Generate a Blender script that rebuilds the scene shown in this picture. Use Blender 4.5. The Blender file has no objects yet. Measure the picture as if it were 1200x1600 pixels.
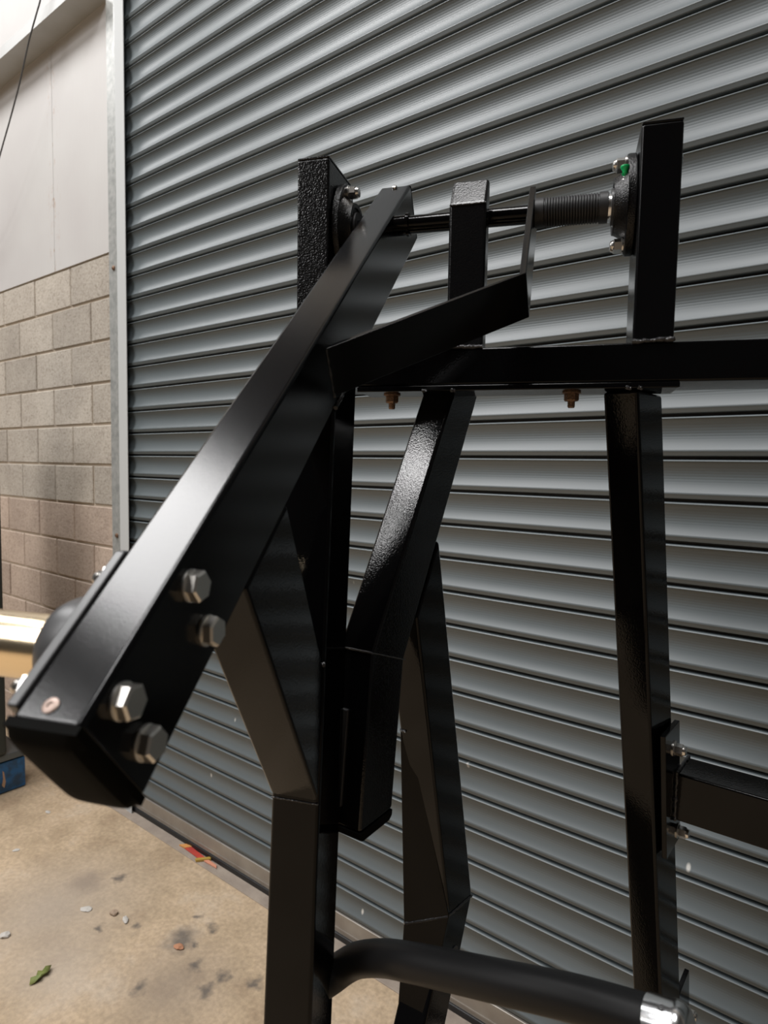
import bpy, bmesh, math, random
from mathutils import Vector, Matrix
random.seed(7)
SC = bpy.context.scene
COL = SC.collection
H = 1.666                                   # camera height above the floor

# ------------------------------------------------------------------ camera
cam_d = bpy.data.cameras.new('camera')
cam_d.sensor_fit = 'HORIZONTAL'
cam_d.sensor_width = 36.0
cam_d.lens = 30.0                           # 1000 px on a 1200 px wide frame
cam_d.clip_start = 0.02
cam_d.dof.use_dof = True
cam_d.dof.focus_distance = 1.15
cam_d.dof.aperture_fstop = 9.0
cam = bpy.data.objects.new('camera', cam_d)
COL.objects.link(cam)
R_ = Vector((0.78776188, 0.61573021, 0.01753637))
D_ = Vector((0.05754709, -0.04522121, -0.99731809))
F_ = Vector((-0.61328586, 0.78665835, -0.07105703))
cam.matrix_world = Matrix(((R_.x, -D_.x, -F_.x, 0), (R_.y, -D_.y, -F_.y, 0), (R_.z, -D_.z, -F_.z, H), (0, 0, 0, 1)))
SC.camera = cam

# ------------------------------------------------------------------ world, lights, exposure
w = bpy.data.worlds.new('world'); SC.world = w
w.use_nodes = True
w.node_tree.nodes['Background'].inputs[0].default_value = (0.80, 0.90, 1.0, 1)
w.node_tree.nodes['Background'].inputs[1].default_value = 0.0
SC.view_settings.view_transform = 'Standard'
SC.view_settings.look = 'None'
SC.view_settings.exposure = -0.15
SC.view_settings.gamma = 1.0
SC.view_settings.use_curve_mapping = False
try:
    SC.cycles.use_denoising = True
    SC.cycles.max_bounces = 8
    SC.cycles.sample_clamp_indirect = 6.0
except Exception:
    pass

ROOF = 6.5
def daylight(name, x0, x1, y0, y1, z, rad, col=(1.0, 0.99, 0.985)):
    """rectangular lamp facing down with radiance rad"""
    l = bpy.data.lights.new(name, 'AREA')
    l.shape = 'RECTANGLE'; l.size = x1 - x0; l.size_y = y1 - y0
    l.energy = rad * math.pi * (x1 - x0) * (y1 - y0)
    l.color = col
    o = bpy.data.objects.new(name, l); COL.objects.link(o)
    o.location = ((x0 + x1) / 2, (y0 + y1) / 2, z)
    return o
for x0, x1 in ((-4.7, -2.7), (-1.0, 0.4)):                          # rooflight sheets
    daylight('rooflight', x0, x1, -1.50, 0.15, ROOF - 0.03, 22.0)
daylight('rooflight', -4.7, -2.7, -4.15, -2.75, ROOF - 0.03, 22.0)
daylight('rooflight', -8.2, -6.2, -1.20, 0.45, ROOF - 0.03, 16.0)
daylight('rooflight', -6.2, -2.7, -6.5, -5.2, ROOF - 0.03, 15.0)
daylight('rooflight', -6.2, -2.7, -9.3, -8.2, ROOF - 0.03, 14.0)

# ------------------------------------------------------------------ materials
MATS = {}
def mat(name, base, rough=0.5, metal=0.0, spec=0.5, bump=None, vary=None, coat=0.0, ior=1.5):
    """bump=(scale,strength,distance,detail)  vary=(scale,amount,colour2)"""
    if name in MATS: return MATS[name]
    m = bpy.data.materials.new(name); m.use_nodes = True
    nt = m.node_tree; b = nt.nodes['Principled BSDF']
    b.inputs['Base Color'].default_value = (*base, 1)
    b.inputs['Roughness'].default_value = rough
    b.inputs['Metallic'].default_value = metal
    b.inputs['Specular IOR Level'].default_value = spec
    b.inputs['IOR'].default_value = ior
    if coat: b.inputs['Coat Weight'].default_value = coat; b.inputs['Coat Roughness'].default_value = 0.08
    tc = nt.nodes.new('ShaderNodeTexCoord')
    if vary:
        n = nt.nodes.new('ShaderNodeTexNoise'); n.inputs['Scale'].default_value = vary[0]; n.inputs['Detail'].default_value = 5
        nt.links.new(tc.outputs['Object'], n.inputs['Vector'])
        r = nt.nodes.new('ShaderNodeValToRGB'); r.color_ramp.elements[0].position = 0.5 - vary[1]; r.color_ramp.elements[1].position = 0.5 + vary[1]
        r.color_ramp.elements[0].color = (*base, 1); r.color_ramp.elements[1].color = (*vary[2], 1)
        nt.links.new(n.outputs['Fac'], r.inputs['Fac']); nt.links.new(r.outputs['Color'], b.inputs['Base Color'])
    if bump:
        n = nt.nodes.new('ShaderNodeTexNoise'); n.inputs['Scale'].default_value = bump[0]; n.inputs['Detail'].default_value = bump[3]
        nt.links.new(tc.outputs['Object'], n.inputs['Vector'])
        bp = nt.nodes.new('ShaderNodeBump'); bp.inputs['Strength'].default_value = bump[1]; bp.inputs['Distance'].default_value = bump[2]
        nt.links.new(n.outputs['Fac'], bp.inputs['Height']); nt.links.new(bp.outputs['Normal'], b.inputs['Normal'])
    MATS[name] = m
    return m

BLACK = (0.0022, 0.0022, 0.0025)
mat('black_gloss', BLACK, 0.07, bump=(420, 0.10, 0.0008, 1.5), ior=1.3)
mat('black_peel', (0.005, 0.005, 0.0055), 0.19, bump=(400, 0.6, 0.0013, 1.0), ior=1.45)
mat('black_tab', (0.004, 0.004, 0.0045), 0.22, bump=(420, 0.22, 0.001, 1.0), ior=1.45)
mat('black_strut', BLACK, 0.11, bump=(480, 0.24, 0.0009, 1.5), ior=1.46)
mat('black_satin', (0.003, 0.003, 0.0035), 0.16, bump=(900, 0.10, 0.0005, 2.0), ior=1.36)
mat('black_cast', (0.005, 0.005, 0.0055), 0.22, bump=(620, 0.6, 0.0012, 2.0), ior=1.4)
mat('black_plastic', (0.005, 0.005, 0.0045), 0.65, spec=0.12, ior=1.2)
mat('grip_rubber', (0.009, 0.009, 0.0095), 0.45, spec=0.25, bump=(1500, 0.08, 0.0003, 2))
mat('bellows_rubber', (0.018, 0.018, 0.019), 0.5)
mat('weld_black', (0.03, 0.03, 0.032), 0.12, bump=(420, 0.8, 0.0016, 2))
mat('chrome', (0.88, 0.89, 0.90), 0.2, 1.0)
mat('bolt_steel', (0.78, 0.75, 0.70), 0.34, 1.0)
mat('nut_steel', (0.78, 0.76, 0.73), 0.25, 1.0)
mat('rusty_nut', (0.12, 0.075, 0.05), 0.5, 0.6, bump=(900, 0.6, 0.0008, 3), vary=(500, 0.12, (0.28, 0.17, 0.11)))
mat('zinc_gold', (0.97, 0.80, 0.55), 0.2, 1.0)
mat('flange_grey', (0.06, 0.06, 0.062), 0.35)
mat('rivet_pink', (0.33, 0.24, 0.20), 0.4, 0.4)
mat('green_plastic', (0.0, 0.42, 0.12), 0.35)
mat('galvanised', (0.44, 0.445, 0.43), 0.45, 0.35, bump=(160, 0.15, 0.001, 3), vary=(40, 0.18, (0.30, 0.31, 0.30)))
mat('galv_light', (0.47, 0.485, 0.485), 0.6, 0.0)
mat('purlin_grey', (0.42, 0.425, 0.42), 0.5, 0.2, vary=(6, 0.25, (0.36, 0.36, 0.345)))
mat('mortar', (0.52, 0.44, 0.35), 0.9, bump=(220, 0.6, 0.002, 3))
mat('rail_alu', (0.36, 0.335, 0.30), 0.42, 0.45, bump=(90, 0.3, 0.001, 4), vary=(9, 0.2, (0.27, 0.24, 0.21)))
mat('seal_rubber_and_shade', (0.012, 0.012, 0.013), 0.5, bump=(120, 0.4, 0.002, 3))  # black rubber, also the painted shade inside the guide channels
mat('sill_concrete', (0.36, 0.30, 0.245), 0.85, bump=(90, 0.6, 0.003, 4), vary=(14, 0.2, (0.25, 0.205, 0.17)))
mat('blue_paint', (0.008, 0.11, 0.30), 0.38, vary=(22, 0.10, (0.012, 0.05, 0.11)))
mat('dark_green_paint', (0.028, 0.034, 0.03), 0.45)
mat('grey_plate', (0.10, 0.115, 0.12), 0.45)
mat('bare_rust', (0.45, 0.29, 0.19), 0.7)
mat('cable_black', (0.05, 0.05, 0.05), 0.5)
mat('red_plastic', (0.52, 0.06, 0.035), 0.5, vary=(30, 0.15, (0.40, 0.05, 0.04)))
mat('orange_bit', (0.60, 0.27, 0.08), 0.6)
mat('ochre_bit', (0.42, 0.27, 0.05), 0.6)
mat('salmon_bit', (0.62, 0.27, 0.17), 0.6)
mat('leaf_green', (0.13, 0.17, 0.035), 0.6, vary=(60, 0.15, (0.20, 0.21, 0.06)))
mat('chip_white', (0.50, 0.47, 0.43), 0.7, bump=(200, 0.5, 0.002, 3))
mat('pebble_brown', (0.34, 0.25, 0.18), 0.8, bump=(200, 0.5, 0.002, 3))
mat('chip_terracotta', (0.42, 0.20, 0.11), 0.8, bump=(200, 0.5, 0.002, 3))
mat('inner_wall', (0.07, 0.068, 0.065), 0.9, vary=(1.2, 0.2, (0.05, 0.05, 0.052)))
mat('roof_sheet', (0.16, 0.16, 0.16), 0.8, vary=(0.7, 0.2, (0.12, 0.12, 0.125)))

def nodes_of(name):
    m = bpy.data.materials.new(name); m.use_nodes = True
    return m, m.node_tree, m.node_tree.nodes['Principled BSDF']
def N(nt, typ, **kw):
    n = nt.nodes.new(typ)
    for k, v in kw.items():
        if hasattr(n, k): setattr(n, k, v)
        else: n.inputs[k].default_value = v
    return n
def ramp(nt, fac, stops):
    r = nt.nodes.new('ShaderNodeValToRGB')
    e = r.color_ramp.elements
    while len(e) < len(stops): e.new(0.5)
    for k, (p, c) in enumerate(stops):
        e[k].position = p; e[k].color = (*c, 1) if len(c) == 3 else c
    nt.links.new(fac, r.inputs['Fac'])
    return r
def mix(nt, fac, a, b):
    m = nt.nodes.new('ShaderNodeMix'); m.data_type = 'RGBA'
    if isinstance(fac, float): m.inputs[0].default_value = fac
    else: nt.links.new(fac, m.inputs[0])
    for s, v in ((6, a), (7, b)):
        if isinstance(v, tuple): m.inputs[s].default_value = (*v, 1)
        else: nt.links.new(v, m.inputs[s])
    return m.outputs[2]

# shutter slat paint: grey semi gloss, fine pressed ribs, specks of dirt low down
m, nt, b = nodes_of('slat_paint'); MATS['slat_paint'] = m
tc = N(nt, 'ShaderNodeTexCoord'); geo = N(nt, 'ShaderNodeNewGeometry')
n1 = N(nt, 'ShaderNodeTexNoise', Scale=1.4, Detail=4.0)
nt.links.new(geo.outputs['Position'], n1.inputs['Vector'])
c1 = ramp(nt, n1.outputs['Fac'], [(0.35, (0.086, 0.105, 0.113)), (0.65, (0.101, 0.121, 0.129))])
vo = N(nt, 'ShaderNodeTexVoronoi', Scale=13.0)
mp = N(nt, 'ShaderNodeMapping'); mp.inputs['Scale'].default_value = (1.0, 0.0, 0.55)
nt.links.new(geo.outputs['Position'], mp.inputs['Vector']); nt.links.new(mp.outputs['Vector'], vo.inputs['Vector'])
sp = ramp(nt, vo.outputs['Distance'], [(0.040, (1, 1, 1)), (0.085, (0, 0, 0))])
sep = N(nt, 'ShaderNodeSeparateColor'); nt.links.new(vo.outputs['Color'], sep.inputs['Color'])
keep = N(nt, 'ShaderNodeMath', operation='GREATER_THAN'); nt.links.new(sep.outputs[0], keep.inputs[0])
sxyz = N(nt, 'ShaderNodeSeparateXYZ'); nt.links.new(geo.outputs['Position'], sxyz.inputs[0])
thr = N(nt, 'ShaderNodeMapRange'); thr.inputs['From Min'].default_value = 0.1; thr.inputs['From Max'].default_value = 1.3
thr.inputs['To Min'].default_value = 0.70; thr.inputs['To Max'].default_value = 0.985
nt.links.new(sxyz.outputs['Z'], thr.inputs['Value']); nt.links.new(thr.outputs[0], keep.inputs[1])
mm = N(nt, 'ShaderNodeMath', operation='MULTIPLY'); nt.links.new(sp.outputs['Color'], mm.inputs[0]); nt.links.new(keep.outputs[0], mm.inputs[1])
mm2 = N(nt, 'ShaderNodeMath', operation='MULTIPLY'); nt.links.new(mm.outputs[0], mm2.inputs[0]); mm2.inputs[1].default_value = 0.9
nt.links.new(mix(nt, mm2.outputs[0], c1.outputs['Color'], (0.60, 0.59, 0.56)), b.inputs['Base Color'])
b.inputs['Roughness'].default_value = 0.47
b.inputs['Specular IOR Level'].default_value = 0.85
wv = N(nt, 'ShaderNodeTexWave', wave_type='BANDS', bands_direction='Z', Scale=48.0)
nt.links.new(tc.outputs['Object'], wv.inputs['Vector'])
so = N(nt, 'ShaderNodeSeparateXYZ'); nt.links.new(tc.outputs['Object'], so.inputs[0])
half = N(nt, 'ShaderNodeMapRange'); half.inputs['From Min'].default_value = -0.058; half.inputs['From Max'].default_value = -0.04
nt.links.new(so.outputs['Z'], half.inputs['Value'])
hm = N(nt, 'ShaderNodeMath', operation='MULTIPLY'); nt.links.new(wv.outputs['Fac'], hm.inputs[0]); nt.links.new(half.outputs[0], hm.inputs[1])
bp = N(nt, 'ShaderNodeBump', Strength=0.30, Distance=0.0006); nt.links.new(hm.outputs[0], bp.inputs['Height'])
nt.links.new(bp.outputs['Normal'], b.inputs['Normal'])

# concrete blocks, two makes
def block_mat(name, a, c, dark):
    m, nt, b = nodes_of(name); MATS[name] = m
    geo = N(nt, 'ShaderNodeNewGeometry'); oi = N(nt, 'ShaderNodeObjectInfo')
    n1 = N(nt, 'ShaderNodeTexNoise', Scale=85.0, Detail=6.0, Roughness=0.7); nt.links.new(geo.outputs['Position'], n1.inputs['Vector'])
    r1 = ramp(nt, n1.outputs['Fac'], [(0.30, dark), (0.45, a), (0.7, c)])
    n2 = N(nt, 'ShaderNodeTexNoise', Scale=5.0, Detail=3.0); nt.links.new(geo.outputs['Position'], n2.inputs['Vector'])
    r2 = ramp(nt, n2.outputs['Fac'], [(0.3, (0.86, 0.85, 0.84)), (0.7, (1.05, 1.05, 1.04))])
    mr = N(nt, 'ShaderNodeMapRange'); nt.links.new(oi.outputs['Random'], mr.inputs['Value'])
    mr.inputs['To Min'].default_value = 0.84; mr.inputs['To Max'].default_value = 1.08
    mu = nt.nodes.new('ShaderNodeMix'); mu.data_type = 'RGBA'; mu.blend_type = 'MULTIPLY'; mu.inputs[0].default_value = 1
    nt.links.new(r1.outputs['Color'], mu.inputs[6]); nt.links.new(r2.outputs['Color'], mu.inputs[7])
    hs = N(nt, 'ShaderNodeHueSaturation'); nt.links.new(mu.outputs[2], hs.inputs['Color']); nt.links.new(mr.outputs[0], hs.inputs['Value'])
    nt.links.new(hs.outputs['Color'], b.inputs['Base Color'])
    b.inputs['Roughness'].default_value = 0.92
    bp = N(nt, 'ShaderNodeBump', Strength=0.8, Distance=0.004); nt.links.new(n1.outputs['Fac'], bp.inputs['Height'])
    nt.links.new(bp.outputs['Normal'], b.inputs['Normal'])
block_mat('block_buff', (0.41, 0.365, 0.31), (0.50, 0.455, 0.40), (0.21, 0.18, 0.145))
block_mat('block_brown', (0.44, 0.345, 0.28), (0.53, 0.43, 0.355), (0.24, 0.185, 0.145))

# white cladding sheet
m, nt, b = nodes_of('cladding_white'); MATS['cladding_white'] = m
geo = N(nt, 'ShaderNodeNewGeometry')
n1 = N(nt, 'ShaderNodeTexNoise', Scale=1.6, Detail=4.0); nt.links.new(geo.outputs['Position'], n1.inputs['Vector'])
r1 = ramp(nt, n1.outputs['Fac'], [(0.3, (0.46, 0.44, 0.43)), (0.7, (0.51, 0.50, 0.485))])
sx = N(nt, 'ShaderNodeSeparateXYZ'); nt.links.new(geo.outputs['Position'], sx.inputs[0])
# rusty weeping and dirt along the sheet joint at x = -3.62
ax = N(nt, 'ShaderNodeMath', operation='ADD'); nt.links.new(sx.outputs['X'], ax.inputs[0]); ax.inputs[1].default_value = 3.622
ab = N(nt, 'ShaderNodeMath', operation='ABSOLUTE'); nt.links.new(ax.outputs[0], ab.inputs[0])
near = N(nt, 'ShaderNodeMapRange'); near.inputs['From Min'].default_value = 0.0; near.inputs['From Max'].default_value = 0.09
near.inputs['To Min'].default_value = 1.0; near.inputs['To Max'].default_value = 0.0
nt.links.new(ab.outputs[0], near.inputs['Value'])
mpp = N(nt, 'ShaderNodeMapping'); mpp.inputs['Scale'].default_value = (38, 38, 16); nt.links.new(geo.outputs['Position'], mpp.inputs['Vector'])
n3 = N(nt, 'ShaderNodeTexNoise', Scale=1.0, Detail=5.0, Roughness=0.75); nt.links.new(mpp.outputs['Vector'], n3.inputs['Vector'])
sp3 = ramp(nt, n3.outputs['Fac'], [(0.57, (0, 0, 0)), (0.68, (1, 1, 1))])
mq = N(nt, 'ShaderNodeMath', operation='MULTIPLY'); nt.links.new(near.outputs[0], mq.inputs[0]); nt.links.new(sp3.outputs['Color'], mq.inputs[1])
nt.links.new(mix(nt, mq.outputs[0], r1.outputs['Color'], (0.38, 0.28, 0.22)), b.inputs['Base Color'])
b.inputs['Roughness'].default_value = 0.55
wv = N(nt, 'ShaderNodeTexWave', wave_type='BANDS', bands_direction='X', Scale=9.0); nt.links.new(geo.outputs['Position'], wv.inputs['Vector'])
bp = N(nt, 'ShaderNodeBump', Strength=0.12, Distance=0.003); nt.links.new(wv.outputs['Fac'], bp.inputs['Height'])
nt.links.new(bp.outputs['Normal'], b.inputs['Normal'])

# concrete floor: tan, worn grey patch, oil spots
m, nt, b = nodes_of('floor_concrete'); MATS['floor_concrete'] = m
geo = N(nt, 'ShaderNodeNewGeometry')
n1 = N(nt, 'ShaderNodeTexNoise', Scale=4.5, Detail=8.0, Roughness=0.65); nt.links.new(geo.outputs['Position'], n1.inputs['Vector'])
r1 = ramp(nt, n1.outputs['Fac'], [(0.30, (0.33, 0.235, 0.15)), (0.46, (0.44, 0.33, 0.215)), (0.56, (0.50, 0.375, 0.25)), (0.70, (0.54, 0.43, 0.315))])
n2 = N(nt, 'ShaderNodeTexNoise', Scale=60.0, Detail=5.0); nt.links.new(geo.outputs['Position'], n2.inputs['Vector'])
r2 = ramp(nt, n2.outputs['Fac'], [(0.3, (0.80, 0.80, 0.80)), (0.7, (1.1, 1.1, 1.1))])
mu = nt.nodes.new('ShaderNodeMix'); mu.data_type = 'RGBA'; mu.blend_type = 'MULTIPLY'; mu.inputs[0].default_value = 1
nt.links.new(r1.outputs['Color'], mu.inputs[6]); nt.links.new(r2.outputs['Color'], mu.inputs[7])
col = mu.outputs[2]
nw = N(nt, 'ShaderNodeTexNoise', Scale=22.0, Detail=4.0); nt.links.new(geo.outputs['Position'], nw.inputs['Vector'])
wob = N(nt, 'ShaderNodeVectorMath', operation='MULTIPLY_ADD'); nt.links.new(nw.outputs['Color'], wob.inputs[0])
wob.inputs[1].default_value = (0.09, 0.09, 0); nt.links.new(geo.outputs['Position'], wob.inputs[2])
def spot(x, y, r, colr, amt, soft=0.6):
    global col
    d = N(nt, 'ShaderNodeVectorMath', operation='DISTANCE'); nt.links.new(wob.outputs[0], d.inputs[0]); d.inputs[1].default_value = (x + 0.045, y + 0.045, 0)
    mr = N(nt, 'ShaderNodeMapRange'); mr.inputs['From Min'].default_value = r * (1 - soft); mr.inputs['From Max'].default_value = r
    mr.inputs['To Min'].default_value = amt; mr.inputs['To Max'].default_value = 0
    nt.links.new(d.outputs['Value'], mr.inputs['Value'])
    col = mix(nt, mr.outputs[0], col, colr)
spot(-2.35, 1.05, 0.42, (0.36, 0.30, 0.24), 0.75, 0.9)
spot(-2.02, 0.92, 0.22, (0.44, 0.37, 0.30), 0.6, 0.9)
spot(-2.40, 1.20, 0.10, (0.24, 0.19, 0.15), 0.6, 0.8)
spot(-1.70, 1.12, 0.26, (0.27, 0.215, 0.165), 0.65, 0.9)
DK = (0.085, 0.075, 0.068)
for x, y, r in ((-1.85, 1.262, 0.062), (-1.808, 1.361, 0.030), (-1.789, 1.272, 0.018), (-1.713, 1.214, 0.026), (-1.605, 1.24, 0.026),
                (-1.60, 1.176, 0.03), (-2.33, 1.30, 0.024), (-2.12, 1.11, 0.02), (-2.02, 1.19, 0.02), (-1.90, 1.36, 0.02), (-1.77, 1.05, 0.03), (-1.50, 1.30, 0.03)):
    spot(x, y, r * 1.2, DK, 0.8, 0.8)
nt.links.new(col, b.inputs['Base Color'])
b.inputs['Roughness'].default_value = 0.82
bp = N(nt, 'ShaderNodeBump', Strength=0.5, Distance=0.004); nt.links.new(n2.outputs['Fac'], bp.inputs['Height'])
nt.links.new(bp.outputs['Normal'], b.inputs['Normal'])

# ------------------------------------------------------------------ mesh helpers
def sharpen(me, deg=38):
    bm = bmesh.new(); bm.from_mesh(me)
    for e in bm.edges:
        if len(e.link_faces) == 2 and e.calc_face_angle(0) > math.radians(deg): e.smooth = False
    bm.to_mesh(me); bm.free()
def finish(name, me, material, parent=None, smooth=False, bevel=0.0, seg=2):
    o = bpy.data.objects.new(name, me); COL.objects.link(o)
    if material: me.materials.append(MATS[material])
    if parent is not None: o.parent = parent
    if smooth or bevel:
        for p in me.polygons: p.use_smooth = True
    if smooth and not bevel: sharpen(me)
    if bevel:
        md = o.modifiers.new('bevel', 'BEVEL'); md.width = bevel; md.segments = seg; md.limit_method = 'ANGLE'
        md.angle_limit = math.radians(25); md.harden_normals = True
    return o
def mesh(name, verts, faces):
    me = bpy.data.meshes.new(name); me.from_pydata([tuple(v) for v in verts], [], faces)
    bm = bmesh.new(); bm.from_mesh(me); bmesh.ops.recalc_face_normals(bm, faces=bm.faces); bm.to_mesh(me); bm.free()
    return me
def box(name, x0, x1, y0, y1, z0, z1, material, parent=None, bevel=0.0):
    v = [(x, y, z) for x in (x0, x1) for y in (y0, y1) for z in (z0, z1)]
    f = [(0, 1, 3, 2), (4, 6, 7, 5), (0, 4, 5, 1), (2, 3, 7, 6), (0, 2, 6, 4), (1, 5, 7, 3)]
    return finish(name, mesh(name, v, f), material, parent, bevel=bevel)
class Frame:
    """machine axes: t across, u away from the viewer, z up from camera height"""
    def __init__(s, deg, k=1.0):
        s.k = k; a = math.radians(deg); s.mx = Vector((math.cos(a), math.sin(a), 0)); s.my = Vector((-math.sin(a), math.cos(a), 0))
    def P(s, t, u, z): return (s.mx * t + s.my * u + Vector((0, 0, z))) * s.k + Vector((0, 0, H))
    def prism(s, name, poly, t0, t1, material, parent=None, bevel=0.0035):
        n = len(poly)
        v = [s.P(t0, u, z) for u, z in poly] + [s.P(t1, u, z) for u, z in poly]
        f = [tuple(range(n)), tuple(range(2 * n - 1, n - 1, -1))] + [(k, (k + 1) % n, n + (k + 1) % n, n + k) for k in range(n)]
        return finish(name, mesh(name, v, f), material, parent, bevel=bevel)
M1 = Frame(22.3)
K2 = 1.06
M2 = Frame(4.0, K2)
def revolve(name, axis0, axis_dir, prof, material, parent=None, seg=32, flat=False, caps=True):
    """prof: list of (distance along axis, radius)"""
    d = Vector(axis_dir).normalized(); a = Vector((0, 0, 1)) if abs(d.z) < 0.9 else Vector((1, 0, 0))
    e1 = d.cross(a).normalized(); e2 = d.cross(e1)
    v, f = [], []
    for s, r in prof:
        for k in range(seg):
            an = 2 * math.pi * k / seg
            v.append(Vector(axis0) + d * s + (e1 * math.cos(an) + e2 * math.sin(an)) * r)
    for i in range(len(prof) - 1):
        for k in range(seg):
            f.append((i * seg + k, i * seg + (k + 1) % seg, (i + 1) * seg + (k + 1) % seg, (i + 1) * seg + k))
    if caps:
        f.append(tuple(range(seg))); f.append(tuple(range((len(prof) - 1) * seg, len(prof) * seg)))
    return finish(name, mesh(name, v, f), material, parent, smooth=not flat)
def smooth_path(pts, sub=8):
    out = []
    P = [Vector(p) for p in pts]
    for i in range(len(P) - 1):
        p0, p1, p2, p3 = P[max(i - 1, 0)], P[i], P[i + 1], P[min(i + 2, len(P) - 1)]
        for k in range(sub):
            t = k / sub
            out.append(0.5 * ((2 * p1) + (p2 - p0) * t + (2 * p0 - 5 * p1 + 4 * p2 - p3) * t * t + (3 * p1 - p0 - 3 * p2 + p3) * t ** 3))
    out.append(P[-1])
    return out
def sweep(name, pts, r, material, parent=None, seg=20, radii=None):
    v, f = [], []
    prev = None
    for i, p in enumerate(pts):
        d = (pts[min(i + 1, len(pts) - 1)] - pts[max(i - 1, 0)]).normalized()
        if prev is None:
            a = Vector((0, 0, 1)) if abs(d.z) < 0.9 else Vector((1, 0, 0)); e1 = d.cross(a).normalized()
        else:
            e1 = (prev - d * prev.dot(d)).normalized()
        prev = e1; e2 = d.cross(e1); rr = radii[i] if radii else r
        for k in range(seg):
            an = 2 * math.pi * k / seg
            v.append(p + (e1 * math.cos(an) + e2 * math.sin(an)) * rr)
    for i in range(len(pts) - 1):
        for k in range(seg):
            f.append((i * seg + k, i * seg + (k + 1) % seg, (i + 1) * seg + (k + 1) % seg, (i + 1) * seg + k))
    f.append(tuple(range(seg))); f.append(tuple(range((len(pts) - 1) * seg, len(pts) * seg)))
    return finish(name, mesh(name, v, f), material, parent, smooth=True)
def weld(name, a, b, r, parent, material='weld_black'):
    """lumpy weld bead between two points"""
    a, b = Vector(a), Vector(b); n = max(6, int((b - a).length / 0.003))
    pts = [a.lerp(b, k / n) + Vector((random.uniform(-1, 1), random.uniform(-1, 1), random.uniform(-1, 1))) * r * 0.2 for k in range(n + 1)]
    return sweep(name, pts, r, material, parent, seg=8, radii=[r * random.uniform(0.75, 1.2) for _ in pts])
def hexbolt(name, base, axis, across, height, material, parent, washer=None, stud=None, domed=False, rot=0.0):
    d = Vector(axis).normalized(); a = Vector((0, 0, 1)) if abs(d.z) < 0.9 else Vector((1, 0, 0))
    e1 = d.cross(a).normalized(); e2 = d.cross(e1); R = across / math.sqrt(3)
    prof = [(0, R * 0.97), (0.001, R), (height - 0.0016, R), (height, R * 0.86)]
    v, f = [], []
    for s, r in prof:
        for k in range(6):
            an = math.pi / 3 * k + rot
            v.append(Vector(base) + d * s + (e1 * math.cos(an) + e2 * math.sin(an)) * r)
    for i in range(3):
        for k in range(6): f.append((i * 6 + k, i * 6 + (k + 1) % 6, (i + 1) * 6 + (k + 1) % 6, (i + 1) * 6 + k))
    f.append(tuple(range(6))); f.append(tuple(range(18, 24)))
    o = finish(name, mesh(name, v, f), material, parent)
    if washer:
        revolve('washer', Vector(base) - d * 0.0001, d, [(-0.0022, washer), (-0.0004, washer), (0, washer - 0.0006)], material, o, 28)
    if domed:
        revolve('nylon_collar', Vector(base) + d * (height - 0.001), d, [(0, R * 0.82), (0.002, R * 0.80), (0.0045, R * 0.70), (0.005, R * 0.5)], material, o, 24)
    if stud:
        revolve('stud', Vector(base) + d * (height - 0.001), d, [(0, stud), (0.0015, stud)] + [(0.0015 + 0.001 * q, stud * (0.9 if q % 2 else 1.0)) for q in range(1, 8)] + [(0.010, stud * 0.8)], material, o, 16)
    return o
def empty(name, loc):
    o = bpy.data.objects.new(name, None); COL.objects.link(o); o.location = loc; o.empty_display_size = 0.1
    return o
def adopt(root):
    """meshes are built in world coordinates: keep them in place under a root that stands at its base"""
    inv = Matrix.Translation(root.location).inverted()
    for c in root.children: c.matrix_parent_inverse = inv
def tag(o, label=None, cat=None, group=None, kind=None):
    for k, v in (('label', label), ('category', cat), ('group', group), ('kind', kind)):
        if v: o[k] = v
    return o
def copy_tree(o, parent=None):
    c = o.copy(); COL.objects.link(c)
    if parent is not None: c.parent = parent
    for ch in list(o.children): copy_tree(ch, c)
    return c

# ------------------------------------------------------------------ setting: floor, sill, enclosure
tag(box('floor', -9, 4, -13, 1.90, -0.15, 0.0, 'floor_concrete'), 'tan stained concrete workshop floor with oil spots', 'floor', kind='structure')
tag(box('trim_1', -2.95, 2.6, 1.553, 1.90, -0.05, 0.004, 'sill_concrete', bevel=0.003), 'greyish concrete sill strip under the roller shutter', 'sill', kind='structure')
tag(box('ceiling', -9, 4, -13, 2.0, ROOF, ROOF + 0.1, 'roof_sheet'), 'dark sheet roof above the workshop', 'ceiling', kind='structure')
tag(box('wall_front', -9, 4, -13.1, -13.0, 0, ROOF, 'inner_wall'), 'dark far wall behind the viewer', 'wall', kind='structure')
tag(box('wall_right', 4.0, 4.1, -13, 2.0, 0, ROOF, 'inner_wall'), 'dark side wall out of view on the right', 'wall', kind='structure')
tag(box('wall_left', -9.1, -9.0, -13, 2.0, 0, ROOF, 'inner_wall'), 'dark side wall out of view on the left', 'wall', kind='structure')

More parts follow.
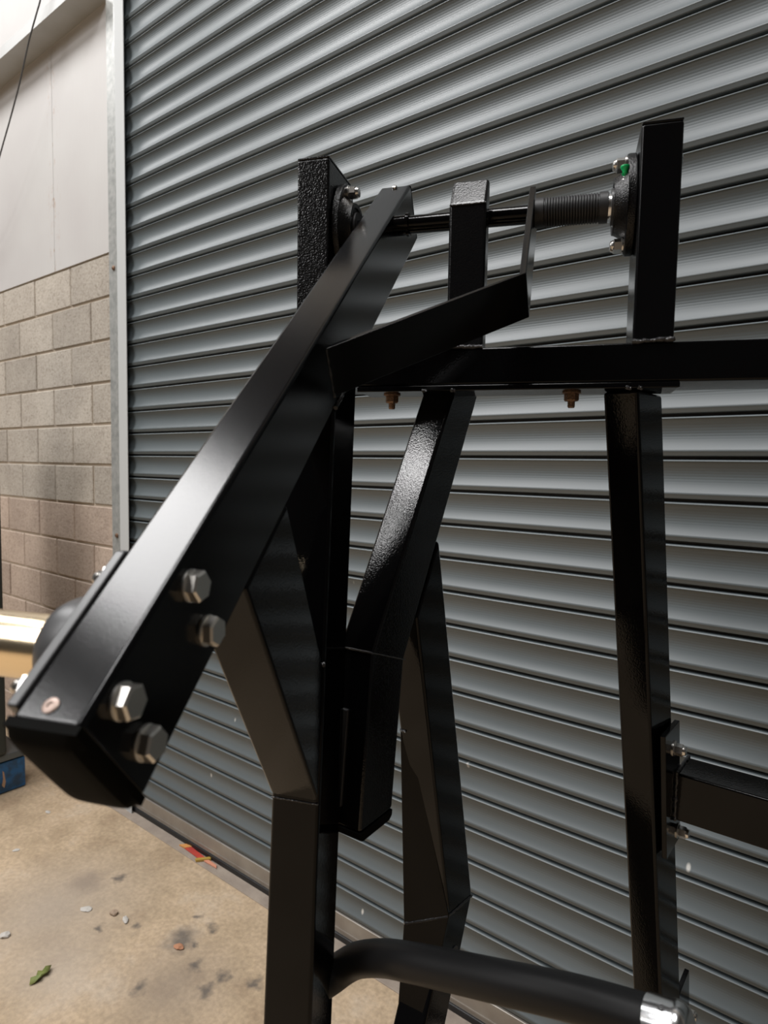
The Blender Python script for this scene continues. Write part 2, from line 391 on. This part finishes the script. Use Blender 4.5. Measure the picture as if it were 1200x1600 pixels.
# block wall with white cladding above
WY = 1.70
wall = box('wall_back', -9.0, -2.90, WY + 0.008, WY + 0.22, 0.0, ROOF, 'mortar')
tag(wall, 'concrete block wall with white cladding sheets above, left of the shutter', 'wall', kind='structure')
tag(box('wall_back_right', 2.62, 4.0, WY, WY + 0.22, 0.0, ROOF, 'block_buff'), 'block wall beyond the right end of the shutter', 'wall', kind='structure')
tag(box('wall_back_head', -2.90, 2.62, WY + 0.02, WY + 0.22, 4.30, ROOF, 'block_buff'), 'strip of wall above the roller shutter', 'wall', kind='structure')
CH, BL, TOP = 0.2085, 0.417, H + 1.023
def block_mesh(nm, L):
    hx, hz = (L - 0.012) / 2, (CH - 0.012) / 2
    v = [(x, y, z) for x in (-hx, hx) for y in (0, 0.09) for z in (-hz, hz)]
    f = [(0, 1, 3, 2), (4, 6, 7, 5), (0, 4, 5, 1), (2, 3, 7, 6), (0, 2, 6, 4), (1, 5, 7, 3)]
    bm = bmesh.new(); me = mesh(nm, v, f); bm.from_mesh(me)
    bmesh.ops.bevel(bm, geom=[e for e in bm.edges if all(q.co.y < 0.01 for q in e.verts)], offset=0.004, segments=1, affect='EDGES')
    bm.to_mesh(me); bm.free()
    return me
meshes = {}
for k in range(13):
    kind = 'block_buff' if k < 6 else 'block_brown'
    zc = TOP - CH * (k + 0.5)
    if zc - CH / 2 < -0.03: break
    x = -3.045 + (0 if k % 2 == 0 else -BL / 2) + BL
    while x > -2.86: x -= BL
    first = True
    xs = []
    if -2.90 - x > 0.05: xs.append(((x - 2.90) / 2, -2.90 - x))
    for q in range(9 if k < 9 else 6): xs.append((x - BL * (q + 0.5), BL))
    for xc, L in xs:
        key = (kind, round(L, 3))
        if key not in meshes:
            meshes[key] = block_mesh('block', L); meshes[key].materials.append(MATS[kind])
        o = bpy.data.objects.new('block', meshes[key]); COL.objects.link(o)
        o.location = (xc, WY + random.uniform(-0.0015, 0.0015), zc); o.parent = wall
# cladding sheets: joints every ~1.0 m, two lifts
for zl, zh in ((TOP + 0.002, H + 2.245), (H + 2.249, ROOF)):
    for x0, x1 in ((-2.90, -3.6195), (-3.6225, -4.62), (-4.623, -5.62), (-5.623, -8.0)):
        box('cladding_panel', x1, x0, WY - 0.004, WY + 0.02, zl, zh, 'cladding_white', wall)
# horizontal steel rail over the cladding
RZ = H + 2.19; RY = 1.5755
rv = [(RY, RZ), (WY - 0.004, RZ), (WY - 0.004, RZ + 0.16), (WY - 0.008, RZ + 0.16), (WY - 0.008, RZ + 0.004), (RY + 0.004, RZ + 0.004), (RY + 0.004, RZ + 0.058), (RY, RZ + 0.058)]
n = len(rv)
v = [(-8.0, y, z) for y, z in rv] + [(-3.05, y, z) for y, z in rv]
f = [tuple(range(n)), tuple(range(2 * n - 1, n - 1, -1))] + [(k, (k + 1) % n, n + (k + 1) % n, n + k) for k in range(n)]
tag(finish('trim_2', mesh('trim_2', v, f), 'purlin_grey'), 'grey horizontal steel rail across the white cladding', 'rail', kind='structure')

# ------------------------------------------------------------------ roller shutter
SY, S0, PITCH = 1.6128, H + 1.9278, 0.1
door = empty('door_1', (-0.1, SY, 0)); tag(door, 'dark grey steel roller shutter of curved horizontal slats', 'shutter', kind='structure')
prof = [(-0.014, 0.001), (-0.002, 0.0), (0.0018, -0.0010), (0.0034, -0.0030), (0.0034, -0.0042), (0.0, -0.0056)]
NA = 14
for k in range(1, NA + 1):
    t = k / NA
    prof.append((0.0045 * t - 4 * 0.0108 * t * (1 - t), -0.0056 - 0.0755 * t))
prof += [(0.0040, -0.0815), (0.0010, -0.0900), (-0.0010, -0.0915), (-0.014, -0.0920)]
XL, XR = -2.794, 2.48
v = [(XL, -d, z) for d, z in prof] + [(XR, -d, z) for d, z in prof]
n = len(prof)
f = [(k, k + 1, n + k + 1, n + k) for k in range(n - 1)]
sm = bpy.data.meshes.new('slat'); sm.from_pydata(v, [], f); sm.materials.append(MATS['slat_paint'])
for p in sm.polygons: p.use_smooth = 6 <= p.index <= 18
for k in range(-8, 35):
    o = bpy.data.objects.new('slat', sm); COL.objects.link(o); o.location = (0, SY, S0 - PITCH * k); o.parent = door
box('backing', XL, XR, SY + 0.013, SY + 0.02, 0.03, S0 + 0.8, 'seal_rubber_and_shade', door)
zb = S0 - PITCH * 35
box('bottom_rail', XL, XR, SY - 0.006, SY + 0.02, 0.024, zb + 0.004, 'rail_alu', door, bevel=0.003)
box('rail_fillet', XL, XR, SY - 0.0085, SY - 0.005, 0.040, 0.045, 'rail_alu', door)
box('rubber_seal', XL, XR, SY - 0.012, SY + 0.015, 0.003, 0.026, 'seal_rubber_and_shade', door, bevel=0.004)
adopt(door)
for sgn, x in ((1, -2.721), (-1, 2.42)):
    g = empty('trim_3' if sgn > 0 else 'trim_4', (x, SY, 0))
    tag(g, 'galvanised steel guide channel at the left edge of the shutter' if sgn > 0 else 'galvanised steel guide channel at the right end of the shutter', 'guide', kind='structure')
    xa = lambda d: sorted((x, x - sgn * d))
    a = xa(0.040); box('channel_nose', a[0], a[1], 1.585, 1.589, 0, 4.5, 'galv_light', g, bevel=0.001)
    c = sorted((x - sgn * 0.080, x - sgn * 0.10)); box('channel_web', c[0], c[1], 1.596, 1.70, 0, 4.5, 'galvanised', g)
    c2 = sorted((x - sgn * 0.040, x - sgn * 0.081)); box('channel_lip', c2[0] + 0.001, c2[1], 1.590, 1.595, 0, 4.5, 'galv_light', g)
    d2 = sorted((x - sgn * 0.076, x - sgn * 0.0795)); box('channel_shade', d2[0], d2[1], 1.595, 1.66, 0, 4.5, 'seal_rubber_and_shade', g)  # black strip painted in for the shade inside the channel, no real part
    c = sorted((x - sgn * 0.082, x - sgn * 0.319)); box('fixing_angle', c[0], c[1], 1.684, 1.694, 0, 4.5, 'galvanised', g)
    for zz in (1.30, 2.60):
        revolve('bolt_head', (x - sgn * 0.274, 1.684, zz), (0, -1, 0), [(0, 0.011), (0.005, 0.011), (0.008, 0.007)], 'rusty_nut', g, 16)
    adopt(g)

# ------------------------------------------------------------------ gym machine: fixed frame
fr = empty('gym_machine_frame', (-0.27, 1.25, 0))
tag(fr, 'gloss black welded steel machine frame with crossbeam, uprights and bearings', 'gym machine')
M1.prism('crossbeam', [(0.901, 0.1155), (0.901, 0.1665), (1.001, 0.1665), (1.001, 0.1155)], -0.41, 1.3, 'black_gloss', fr)
M1.prism('mounting_plate', [(0.8985, 0.1075), (0.8985, 0.1153), (0.972, 0.1153), (0.972, 0.1075)], -0.296, 0.1385, 'black_gloss', fr, 0.0015)
for t0, t1, top, m_ in ((0.0790, 0.1290, 0.4425, 'black_satin'), (-0.394, -0.344, 0.4485, 'black_peel')):
    up = M1.prism('upright', [(0.901, 0.1665), (0.901, top - 0.003), (1.001, top - 0.003), (1.001, 0.1665)], t0, t1, m_, fr)
    M1.prism('top_cap', [(0.9015, top - 0.003), (0.9015, top), (1.0005, top), (1.0005, top - 0.003)], t0 + 0.0005, t1 - 0.0005, m_, up, 0.001)
    weld('weld_bead', M1.P(t0 - 0.001, 0.9000, 0.1675), M1.P(t1 + 0.001, 0.9000, 0.1690), 0.0030, up)
tab = M1.prism('stop_tab', [(0.901, 0.1665), (0.901, 0.3615), (0.9275, 0.4045), (0.935, 0.400), (0.935, 0.1665)], -0.1665, -0.1150, 'black_tab', fr, 0.005)
weld('weld_bead', M1.P(-0.1665, 0.9, 0.168), M1.P(-0.115, 0.9, 0.168), 0.0028, tab)
weld('weld_bead', M1.P(-0.1655, 0.9008, 0.361), M1.P(-0.116, 0.9008, 0.361), 0.0013, tab)
# flange bearings
def bearing(t_face, sg):
    oval = []
    for k in range(28):
        a = 2 * math.pi * k / 28
        w_ = 0.042 * math.cos(a); h_ = 0.067 * math.sin(a)
        oval.append((0.951 + w_ * (1 - 0.25 * abs(math.sin(a)) ** 2), 0.3590 + math.copysign(abs(h_ / 0.067) ** 0.85, h_) * 0.067))
    b = M1.prism('flange_bearing', oval, min(t_face, t_face - sg * 0.013), max(t_face, t_face - sg * 0.013), 'black_cast', fr, 0.003)
    ax = -M1.mx * sg
    c0 = M1.P(t_face - sg * 0.012, 0.951, 0.3585)
    revolve('housing', c0, ax, [(0, 0.046), (0.006, 0.041), (0.013, 0.037), (0.0165, 0.036), (0.0165, 0.030), (0.0145, 0.029)], 'black_cast', b, 40)
    revolve('inner_race', c0, ax, [(0.005, 0.0235), (0.019, 0.0235), (0.019, 0.014)], 'flange_grey', b, 32)
    for u, z in ((0.951, 0.4128), (0.951, 0.3060)):
        hexbolt('lock_nut', M1.P(t_face - sg * 0.0155, u, z), ax, 0.0168, 0.011, 'nut_steel', b, washer=0.011, domed=True, rot=0.3)
    return b
br = bearing(0.079, 1)
gc = revolve('grease_cap', M1.P(0.0625, 0.921, 0.3850), (0, 0, 1), [(0, 0.0016), (0.0015, 0.0032), (0.004, 0.0045), (0.0042, 0.0030), (0.008, 0.0036), (0.0105, 0.0056), (0.012, 0.0062), (0.0135, 0.0058)], 'green_plastic', br, 24)
tag(gc, 'bright green plastic grease nipple cap')
revolve('grease_nipple', M1.P(0.0625, 0.921, 0.3760), (0, 0, 1), [(0, 0.005), (0.005, 0.005), (0.0055, 0.0025), (0.009, 0.0022)], 'nut_steel', br, 16)
bearing(-0.344, -1)
for z in (0.4085, 0.3065):
    revolve('bolt_head', M1.P(0.1288, 0.945, z), M1.mx, [(0, 0.0095), (0.0045, 0.0095), (0.0065, 0.006)], 'nut_steel', fr, 20)
# rusty nuts under the plate
for t in (-0.2515, 0.0058):
    hexbolt('plate_nut', M1.P(t, 0.932, 0.1050), (0, 0, -1), 0.0172, 0.0105, 'rusty_nut', fr, washer=0.0125, stud=0.0052, rot=0.2)
for t, u in ((-0.1985, 0.8985), (-0.157, 0.8985), (0.073, 0.8985), (0.088, 0.8985)):
    weld('weld_spot', M1.P(t, u, 0.1085), M1.P(t + 0.006, u, 0.1072), 0.0027, fr)
# inclined rear post (right)
def post(name, C0, C1, e1, e2, wd, dp, material):
    C0, C1, e1, e2 = map(Vector, (C0, C1, e1, e2)); d = C1 - C0; v = []
    for zt in (0.1075, -H):
        for s1, s2 in ((-1, -1), (1, -1), (1, 1), (-1, 1)):
            p = C0 + e1 * s1 * wd / 2 + e2 * s2 * dp / 2
            p = p + d * ((zt - p.z) / d.z)
            v.append(p + Vector((0, 0, H)))
    f = [(0, 1, 2, 3), (7, 6, 5, 4)] + [(k, (k + 1) % 4, 4 + (k + 1) % 4, 4 + k) for k in range(4)]
    return finish(name, mesh(name, v, f), material, fr, bevel=0.0045)
post('inclined_post', (-0.2845, 0.9254, 0.1136), (-0.2667, 1.1204, -0.7954), (0.9944, -0.1056, -0.0032), (0.104, 0.972, 0.2105), 0.0492, 0.0829, 'black_gloss')
# bolted side beam
M0 = Frame(0.0)
bk = M0.prism('bracket_plate', [(1.000, -0.398), (1.084, -0.398), (1.130, -0.612), (1.046, -0.612)], -0.2445, -0.2365, 'black_gloss', fr, 0.001)
for y, z in ((1.055, -0.434), (1.108, -0.592)):
    hexbolt('lock_nut', (-0.2345, y, H + z), (1, 0, 0), 0.0165, 0.012, 'nut_steel', bk, washer=0.0125, domed=True, rot=0.25)
box('side_beam', -0.2365, 1.4, 1.074, 1.150, H - 0.559, H - 0.481, 'black_gloss', fr, 0.004)
weld('weld_bead', (-0.2345, 1.0735, H - 0.559), (-0.2345, 1.0735, H - 0.480), 0.0028, fr)
weld('weld_bead', (-0.2345, 1.0735, H - 0.480), (-0.2345, 1.150, H - 0.480), 0.0028, fr)
bk2 = M0.prism('bracket_plate', [(1.170, -0.935), (1.262, -0.935), (1.302, -1.12), (1.210, -1.12)], -0.2445, -0.2365, 'black_gloss', fr, 0.001)
hexbolt('lock_nut', (-0.2345, 1.262, H - 1.02), (1, 0, 0), 0.0165, 0.012, 'nut_steel', bk2, washer=0.0125, domed=True, rot=0.25)
# bent strut hanging from the plate, with plastic end plug
bs = M2.prism('bent_strut', [(0.7935, 0.1075), (0.6065, -0.2185), (0.5855, -0.4300), (0.6553, -0.4300), (0.6765, -0.2432), (0.8690, 0.1075)], -0.4701, -0.4201, 'black_strut', fr, 0.0045)
M2.prism('end_plug', [(0.5850, -0.4300), (0.5860, -0.4385), (0.592, -0.4425), (0.648, -0.4425), (0.6545, -0.4385), (0.6558, -0.4300)], -0.4706, -0.4196, 'black_plastic', bs, 0.002)
M2.prism('rubber_pad', [(0.5990, -0.290), (0.5945, -0.290), (0.5830, -0.405), (0.5880, -0.405)], -0.4690, -0.4470, 'bellows_rubber', bs, 0.0015)
weld('weld_bead', M2.P(-0.4705, 0.6060, -0.2190), M2.P(-0.4195, 0.6060, -0.2190), 0.0012, bs)
weld('weld_bead', M2.P(-0.4195, 0.6070, -0.2190), M2.P(-0.4195, 0.6760, -0.2435), 0.0010, bs)
# knee-shaped rear leg joined to the strut
rl = M2.prism('knee_leg', [(0.7614, -0.0990), (0.7060, -0.1950), (0.8183, -0.6687), (0.7536, -0.7930), (0.6350, -1.0200), (0.6350, -H / K2), (0.7280, -H / K2), (0.7280, -1.0200), (0.8171, -0.8410), (0.8966, -0.6812)], -0.4696, -0.4206, 'black_gloss', fr, 0.004)
weld('weld_bead', M2.P(-0.4200, 0.8183, -0.6690), M2.P(-0.4200, 0.8960, -0.6815), 0.0018, rl)
gv = [M2.P(-0.4700, 0.7485, -0.370), M2.P(-0.4545, 0.7485, -0.370), M2.P(-0.4200, 0.8165, -0.6687), M2.P(-0.4700, 0.7690, -0.6721),
      M2.P(-0.4700, 0.7530, -0.370), M2.P(-0.4545, 0.7530, -0.370), M2.P(-0.4212, 0.8300, -0.6687), M2.P(-0.4695, 0.8300, -0.6721), M2.P(-0.4695, 0.7560, -0.80), M2.P(-0.4212, 0.7560, -0.80)]
gf = [(0, 3, 2, 1), (0, 1, 5, 4), (0, 4, 7, 3), (1, 2, 6, 5), (3, 8, 9, 2), (3, 7, 8), (2, 9, 6), (4, 5, 6, 7), (7, 6, 9, 8)]
gs = finish('gusset', mesh('gusset', gv, gf), 'black_gloss', fr, bevel=0.002)
weld('weld_spot', M2.P(-0.4690, 0.7478, -0.372), M2.P(-0.4600, 0.7478, -0.372), 0.0024, gs)
weld('weld_bead', M2.P(-0.4690, 0.7690, -0.6730), M2.P(-0.4215, 0.8160, -0.6700), 0.0020, gs)
revolve('bolt_hole', M2.P(-0.4204, 0.838, -0.742), M2.mx, [(0, 0.0115), (0.0012, 0.0115), (0.0012, 0.0085), (0.0002, 0.0085)], 'flange_grey', rl, 24)
adopt(fr)

# ------------------------------------------------------------------ gym machine: pivoting lever
lv = empty('lever_arm', M1.P(-0.287, 0.951, 0.3585))
tag(lv, 'long black box-section lever arm with brace, drop tube and grip handle', 'lever arm')
DX, DZ = 0.7782, 0.628
def sn(s, n): return (s * DX - n * DZ, s * DZ + n * DX)
arm = M1.prism('arm_tube', [sn(0.132, -0.389), sn(0.132, -0.300), sn(1.100, -0.300), sn(1.100, -0.389)], -0.307, -0.257, 'black_satin', lv, 0.0045)
# domed plastic end plug
NT, NN = 12, 16
v, f = [], []
for i in range(NT + 1):
    for j in range(NN + 1):
        a, b_ = i / NT * 2 - 1, j / NN * 2 - 1
        bul = (1 - abs(a) ** 4) ** 0.5 * (1 - abs(b_) ** 5) ** 0.5 if abs(a) < 1 and abs(b_) < 1 else 0.0
        rim = 0.004
        s = 0.132 - (rim if max(abs(a), abs(b_)) < 1 else rim) - 0.007 * bul ** 0.6
        u, z = sn(s, -0.3445 + b_ * 0.0450)
        v.append(M1.P(-0.282 + a * 0.0256, u, z))
for i in range(NT):
    for j in range(NN):
        q = i * (NN + 1) + j; f.append((q, q + 1, q + NN + 2, q + NN + 1))
edge = [(i, 0) for i in range(NT + 1)] + [(NT, j) for j in range(1, NN + 1)] + [(i, NN) for i in range(NT - 1, -1, -1)] + [(0, j) for j in range(NN - 1, 0, -1)]
base = len(v)
for i, j in edge:
    a, b_ = i / NT * 2 - 1, j / NN * 2 - 1
    u, z = sn(0.134, -0.3445 + b_ * 0.0450); v.append(M1.P(-0.282 + a * 0.0256, u, z))
for k in range(len(edge)):
    k2 = (k + 1) % len(edge)
    f.append((edge[k][0] * (NN + 1) + edge[k][1], edge[k2][0] * (NN + 1) + edge[k2][1], base + k2, base + k))
cap = finish('end_plug', mesh('end_plug', v, f), 'black_plastic', lv, smooth=True)
nrm = M1.my * -DZ + Vector((0, 0, DX))
dirv = M1.my * DX + Vector((0, 0, DZ))
def on_arm(t, s, n): u, z = sn(s, n); return M1.P(t, u, z)
revolve('rivet', on_arm(-0.2845, 0.1435, -0.2998), nrm, [(0, 0.0052), (0.0006, 0.0052), (0.0009, 0.0046), (0.0009, 0.0022), (0.0001, 0.0018)], 'rivet_pink', lv, 28)
revolve('end_screw', on_arm(-0.282, 1.091, -0.3005), nrm, [(0, 0.0045), (0.003, 0.0042), (0.0045, 0.002)], 'nut_steel', lv, 16)
M1.prism('top_plug', [sn(1.0995, -0.388), sn(1.0995, -0.301), sn(1.104, -0.303), sn(1.104, -0.386)], -0.3065, -0.2575, 'black_plastic', lv, 0.0015)
for k, (u, z) in enumerate(((0.4026, -0.0883), (0.4239, -0.1264), (0.3271, -0.1467), (0.3485, -0.1820))):
    hexbolt('hex_bolt', M1.P(-0.2545, u, z), M1.mx, 0.0205, 0.0085, 'bolt_steel', lv, washer=0.0122, rot=0.2 + 0.35 * k)
    hexbolt('lock_nut', M1.P(-0.3185, u, z), -M1.mx, 0.0195, 0.010, 'nut_steel', lv, washer=0.012, stud=0.006, rot=0.1)
# weight horn on the far side
M1.prism('horn_plate', [sn(0.140, -0.395), sn(0.140, -0.3000), sn(0.2680, -0.3000), sn(0.2740, -0.306), sn(0.2740, -0.395)], -0.3160, -0.3072, 'flange_grey', lv, 0.002)
hc = M1.P(-0.3165, 0.3755, -0.136)
revolve('horn_collar', hc, -M1.mx, [(0, 0.0400), (0.012, 0.0395), (0.020, 0.0360), (0.026, 0.0300), (0.028, 0.024)], 'flange_grey', lv, 48)
revolve('horn_sleeve', hc, -M1.mx, [(0.02, 0.0242), (0.30, 0.0242), (0.305, 0.0225)], 'zinc_gold', lv, 48)
# drop tube and brace
M1.prism('brace_tube', [(0.6634, -0.3862), (0.6770, -0.2331), (0.5720, -0.0375), (0.4878, -0.1055)], -0.3166, -0.2575, 'black_gloss', lv, 0.004)
dt = M1.prism('drop_tube', [(0.6979, 0.0634), (0.6931 - 0.0769 * 0.82, -0.82), (0.7721 - 0.0769 * 0.82, -0.82), (0.7820, 0.1320)], -0.317, -0.257, 'black_gloss', lv, 0.0045)
weld('weld_bead', M1.P(-0.2560, 0.700, 0.0660), M1.P(-0.2560, 0.7815, 0.1315), 0.0024, dt)
weld('weld_spot', M1.P(-0.2600, 0.6750, -0.2300), M1.P(-0.2570, 0.6760, -0.2270), 0.0030, dt)
weld('weld_bead', M1.P(-0.3165, 0.6625, -0.3880), M1.P(-0.2575, 0.6625, -0.3880), 0.0010, dt)
# yoke bar, diagonal then along the shaft side
th = M1.mx * 0.008
q = [M1.P(-0.2575, 0.6711, 0.1280), M1.P(-0.0620, 0.8200, 0.2400), M1.P(-0.0620, 0.9080, 0.2060), M1.P(-0.2575, 0.6994, 0.0788)]
nn = (q[1] - q[0]).cross(q[3] - q[0]).normalized()
if nn.y < 0: nn = -nn
e = [M1.P(-0.0620, 0.9630, 0.4020), M1.P(-0.0620, 1.0250, 0.3650)]
v = [q[0], q[3], q[0] + nn * 0.008, q[3] + nn * 0.008, q[1], q[2], q[1] + M1.mx * 0.0085, q[2] + M1.mx * 0.0085, e[0], e[1], e[0] + M1.mx * 0.0085, e[1] + M1.mx * 0.0085]
# sections: start (front top, front bottom, back top, back bottom); bend; end
A_, B_, C_ = (v[0], v[1], v[3], v[2]), (v[6], v[7], v[5], v[4]), (v[10], v[11], v[9], v[8])
vv = list(A_) + list(B_) + list(C_)
ff = [(0, 1, 2, 3), (11, 10, 9, 8)]
for s in (0, 4):
    for k in range(4): ff.append((s + k, s + (k + 1) % 4, s + 4 + (k + 1) % 4, s + 4 + k))
yk = finish('yoke_bar', mesh('yoke_bar', vv, ff), 'black_satin', lv, bevel=0.0012)
weld('weld_bead', q[0] - M1.mx * 0.001, q[3] - M1.mx * 0.001, 0.0028, yk)
# pivot shaft, collars, bellows
SZ = 0.3585
revolve('pivot_shaft', M1.P(-0.345, 0.951, SZ), M1.mx, [(0, 0.0128), (0.42, 0.0128)], 'black_gloss', lv, 36)
revolve('shaft_collar', M1.P(-0.2565, 0.951, SZ), M1.mx, [(0, 0.0145), (0.018, 0.0145), (0.0185, 0.0172), (0.0225, 0.0172), (0.0230, 0.0128)], 'black_gloss', lv, 32)
prof = [(0.0, 0.0165), (0.001, 0.0195), (0.0125, 0.0195), (0.0135, 0.0178)]
NR = 19
for k in range(NR):
    s = 0.0145 + 0.0705 * k / NR
    prof += [(s, 0.0178), (s + 0.0012, 0.0194), (s + 0.0026, 0.0194), (s + 0.0036, 0.0178)]
prof += [(0.0860, 0.0180), (0.0866, 0.0203), (0.0975, 0.0203), (0.0985, 0.0175)]
bl = revolve('rubber_bellows', M1.P(-0.0535, 0.951, SZ + 0.0005), M1.mx, prof, 'bellows_rubber', lv, 40)
cl = revolve('steel_collar', M1.P(0.0440, 0.951, SZ - 0.001), M1.mx, [(0, 0.0185), (0.0125, 0.0185), (0.013, 0.0178)], 'chrome', lv, 40)
revolve('set_screw', M1.P(0.0500, 0.951, SZ + 0.0165), (0, 0, 1), [(0, 0.0026), (0.0023, 0.0026), (0.0023, 0.0012)], 'flange_grey', cl, 12)
# grip handle
hp = smooth_path([(-0.5270, 0.5500, H - 0.6530), (-0.5170, 0.5720, H - 0.6470), (-0.5050, 0.5830, H - 0.6350), (-0.4824, 0.5850, H - 0.6151), (-0.4385, 0.5777, H - 0.5861), (-0.395, 0.569, H - 0.5632), (-0.330, 0.567, H - 0.5400), (-0.267, 0.566, H - 0.5190), (-0.200, 0.568, H - 0.4990), (-0.136, 0.570, H - 0.4850)], 8)
sweep('grip_handle', hp, 0.0200, 'grip_rubber', lv, 32)
hd = (Vector((-0.113, 0.5695, -0.4770)) - Vector((-0.143, 0.570, -0.4850))).normalized()
hcap = revolve('handle_cap', Vector((-0.1365, 0.570, H - 0.4852)), hd, [(0, 0.0195), (0.0004, 0.0214), (0.024, 0.0214), (0.027, 0.0212), (0.0295, 0.0204), (0.0320, 0.0190), (0.0340, 0.0170), (0.0353, 0.0145), (0.0358, 0.0120), (0.0358, 0.0060), (0.0345, 0.0055)], 'chrome', lv, 48)
revolve('set_screw', Vector((-0.1255, 0.5625, H - 0.4622)), Vector((-0.25, -0.35, 0.9)), [(0, 0.0030), (0.0009, 0.0030), (0.0009, 0.0016), (0.0002, 0.0014)], 'flange_grey', hcap, 16)
adopt(lv)

# ------------------------------------------------------------------ loose things
cb = sweep('hanging_cable', smooth_path([(-3.30, 1.552, H + 2.42), (-3.409, 1.55, H + 2.259), (-3.445, 1.55, H + 2.22), (-3.542, 1.55, H + 2.114), (-3.662, 1.552, H + 1.953), (-3.80, 1.556, H + 1.81), (-3.94, 1.56, H + 1.675), (-4.2, 1.58, H + 1.45), (-4.6, 1.66, H + 1.20)], 8), 0.0040, 'cable_black', seg=8)
tag(cb, 'thin dark cable hanging diagonally in front of the white cladding', 'cable')
mb = empty('workshop_machine', (-3.65, 1.10, 0)); tag(mb, 'blue painted steel base under a dark column at the left edge', 'machine')
box('base', -4.0, -3.378, 0.86, 1.388, 0.004, 0.160, 'blue_paint', mb, 0.006)
box('lid_plate', -4.02, -3.372, 0.85, 1.392, 0.166, 0.200, 'grey_plate', mb, 0.004)
box('column', -3.86, -3.358, 0.95, 1.300, 0.200, H + 0.36, 'dark_green_paint', mb, 0.02)
pm = mesh('scuff', [(-3.3770, 1.275, 0.045), (-3.3770, 1.286, 0.030), (-3.3770, 1.293, 0.060), (-3.3770, 1.286, 0.110), (-3.3770, 1.279, 0.120), (-3.3770, 1.281, 0.080)], [(0, 1, 2, 3, 4, 5)])
finish('scuff', pm, 'bare_rust', mb)
adopt(mb)

def lump(name, x, y, sx, sy, sz, material, label, cat, rot=0.0, z=0.0):
    bm = bmesh.new(); bmesh.ops.create_icosphere(bm, subdivisions=2, radius=1.0)
    for q in bm.verts:
        k = random.uniform(0.75, 1.15); q.co = Vector((q.co.x * sx * k, q.co.y * sy * k, max(q.co.z * sz * k, -sz * 0.6) + sz * 0.6))
    me = bpy.data.meshes.new(name); bm.to_mesh(me); bm.free()
    o = finish(name, me, material); o.location = (x, y, z); o.rotation_euler.z = rot
    return tag(o, label, cat)
lump('paint_chip', -2.251, 1.126, 0.024, 0.015, 0.004, 'chip_white', 'flat white flake, largest pale scrap on the bare floor', 'chip', 0.5)
lump('pebble', -2.150, 1.178, 0.018, 0.013, 0.009, 'pebble_brown', 'small brown pebble on the floor right of the white flake', 'pebble', 0.2)
lump('pebble', -2.087, 1.187, 0.022, 0.010, 0.006, 'chip_white', 'small pale pebble beside the brown pebble on the floor', 'pebble', -0.4)
lump('paint_chip', -3.040, 1.344, 0.016, 0.009, 0.003, 'chip_white', 'tiny white flake on the floor near the blue base', 'chip', 0.1)
lump('paint_chip', -2.835, 1.119, 0.014, 0.010, 0.003, 'chip_white', 'tiny white flake at the left edge of the floor', 'chip', 0.9)
lump('pebble', -2.336, 0.880, 0.018, 0.016, 0.008, 'chip_white', 'pale pebble at the left edge of the floor above the leaf', 'pebble', 0.9)
lump('clay_crumb', -1.822, 1.232, 0.020, 0.012, 0.007, 'chip_terracotta', 'terracotta crumb lying on the dark oil stain', 'crumb', 0.3)
# red plastic strip with coloured bits on the sill
rs = empty('plastic_strip', (-2.20, 1.585, 0.004)); tag(rs, 'broken red plastic strip with orange ends lying on the sill', 'scrap')
def chip(name, pts, h, material, z=0.005):
    n = len(pts); v = [(x, y, z) for x, y in pts] + [(x, y, z + h) for x, y in pts]
    f = [tuple(range(n)), tuple(range(2 * n - 1, n - 1, -1))] + [(k, (k + 1) % n, n + (k + 1) % n, n + k) for k in range(n)]
    return finish(name, mesh(name, v, f), material, rs, bevel=0.001)
chip('strip', [(-2.288, 1.577), (-2.270, 1.602), (-2.150, 1.592), (-2.155, 1.570)], 0.004, 'red_plastic')
chip('orange_end', [(-2.325, 1.575), (-2.305, 1.598), (-2.268, 1.604), (-2.285, 1.578)], 0.007, 'orange_bit')
chip('ochre_bar', [(-2.185, 1.557), (-2.172, 1.551), (-2.132, 1.598), (-2.146, 1.604)], 0.010, 'ochre_bit')
chip('salmon_tip', [(-2.150, 1.575), (-2.148, 1.592), (-2.085, 1.590), (-2.070, 1.578)], 0.005, 'salmon_bit')
adopt(rs)
# curled green leaf
lf = []
ol = [(-0.050, 0.0), (-0.035, 0.012), (-0.015, 0.010), (0.0, 0.020), (0.012, 0.012), (0.030, 0.016), (0.045, 0.004), (0.030, -0.006), (0.012, -0.014), (0.0, -0.006), (-0.018, -0.014), (-0.036, -0.008)]
v = [(0, 0, 0.010)] + [(x, y, 0.004 + 0.010 * abs(math.sin(k * 1.7))) for k, (x, y) in enumerate(ol)]
f = [(0, 1 + k, 1 + (k + 1) % len(ol)) for k in range(len(ol))]
lo = finish('fallen_leaf', mesh('fallen_leaf', v, f), 'leaf_green', smooth=True)
md = lo.modifiers.new('solid', 'SOLIDIFY'); md.thickness = 0.0012
lo.location = (-2.054, 0.878, 0.0); lo.rotation_euler.z = 1.77; lo.scale = (0.85, 0.95, 1.2)
tag(lo, 'crumpled green leaf lying on the floor', 'leaf')
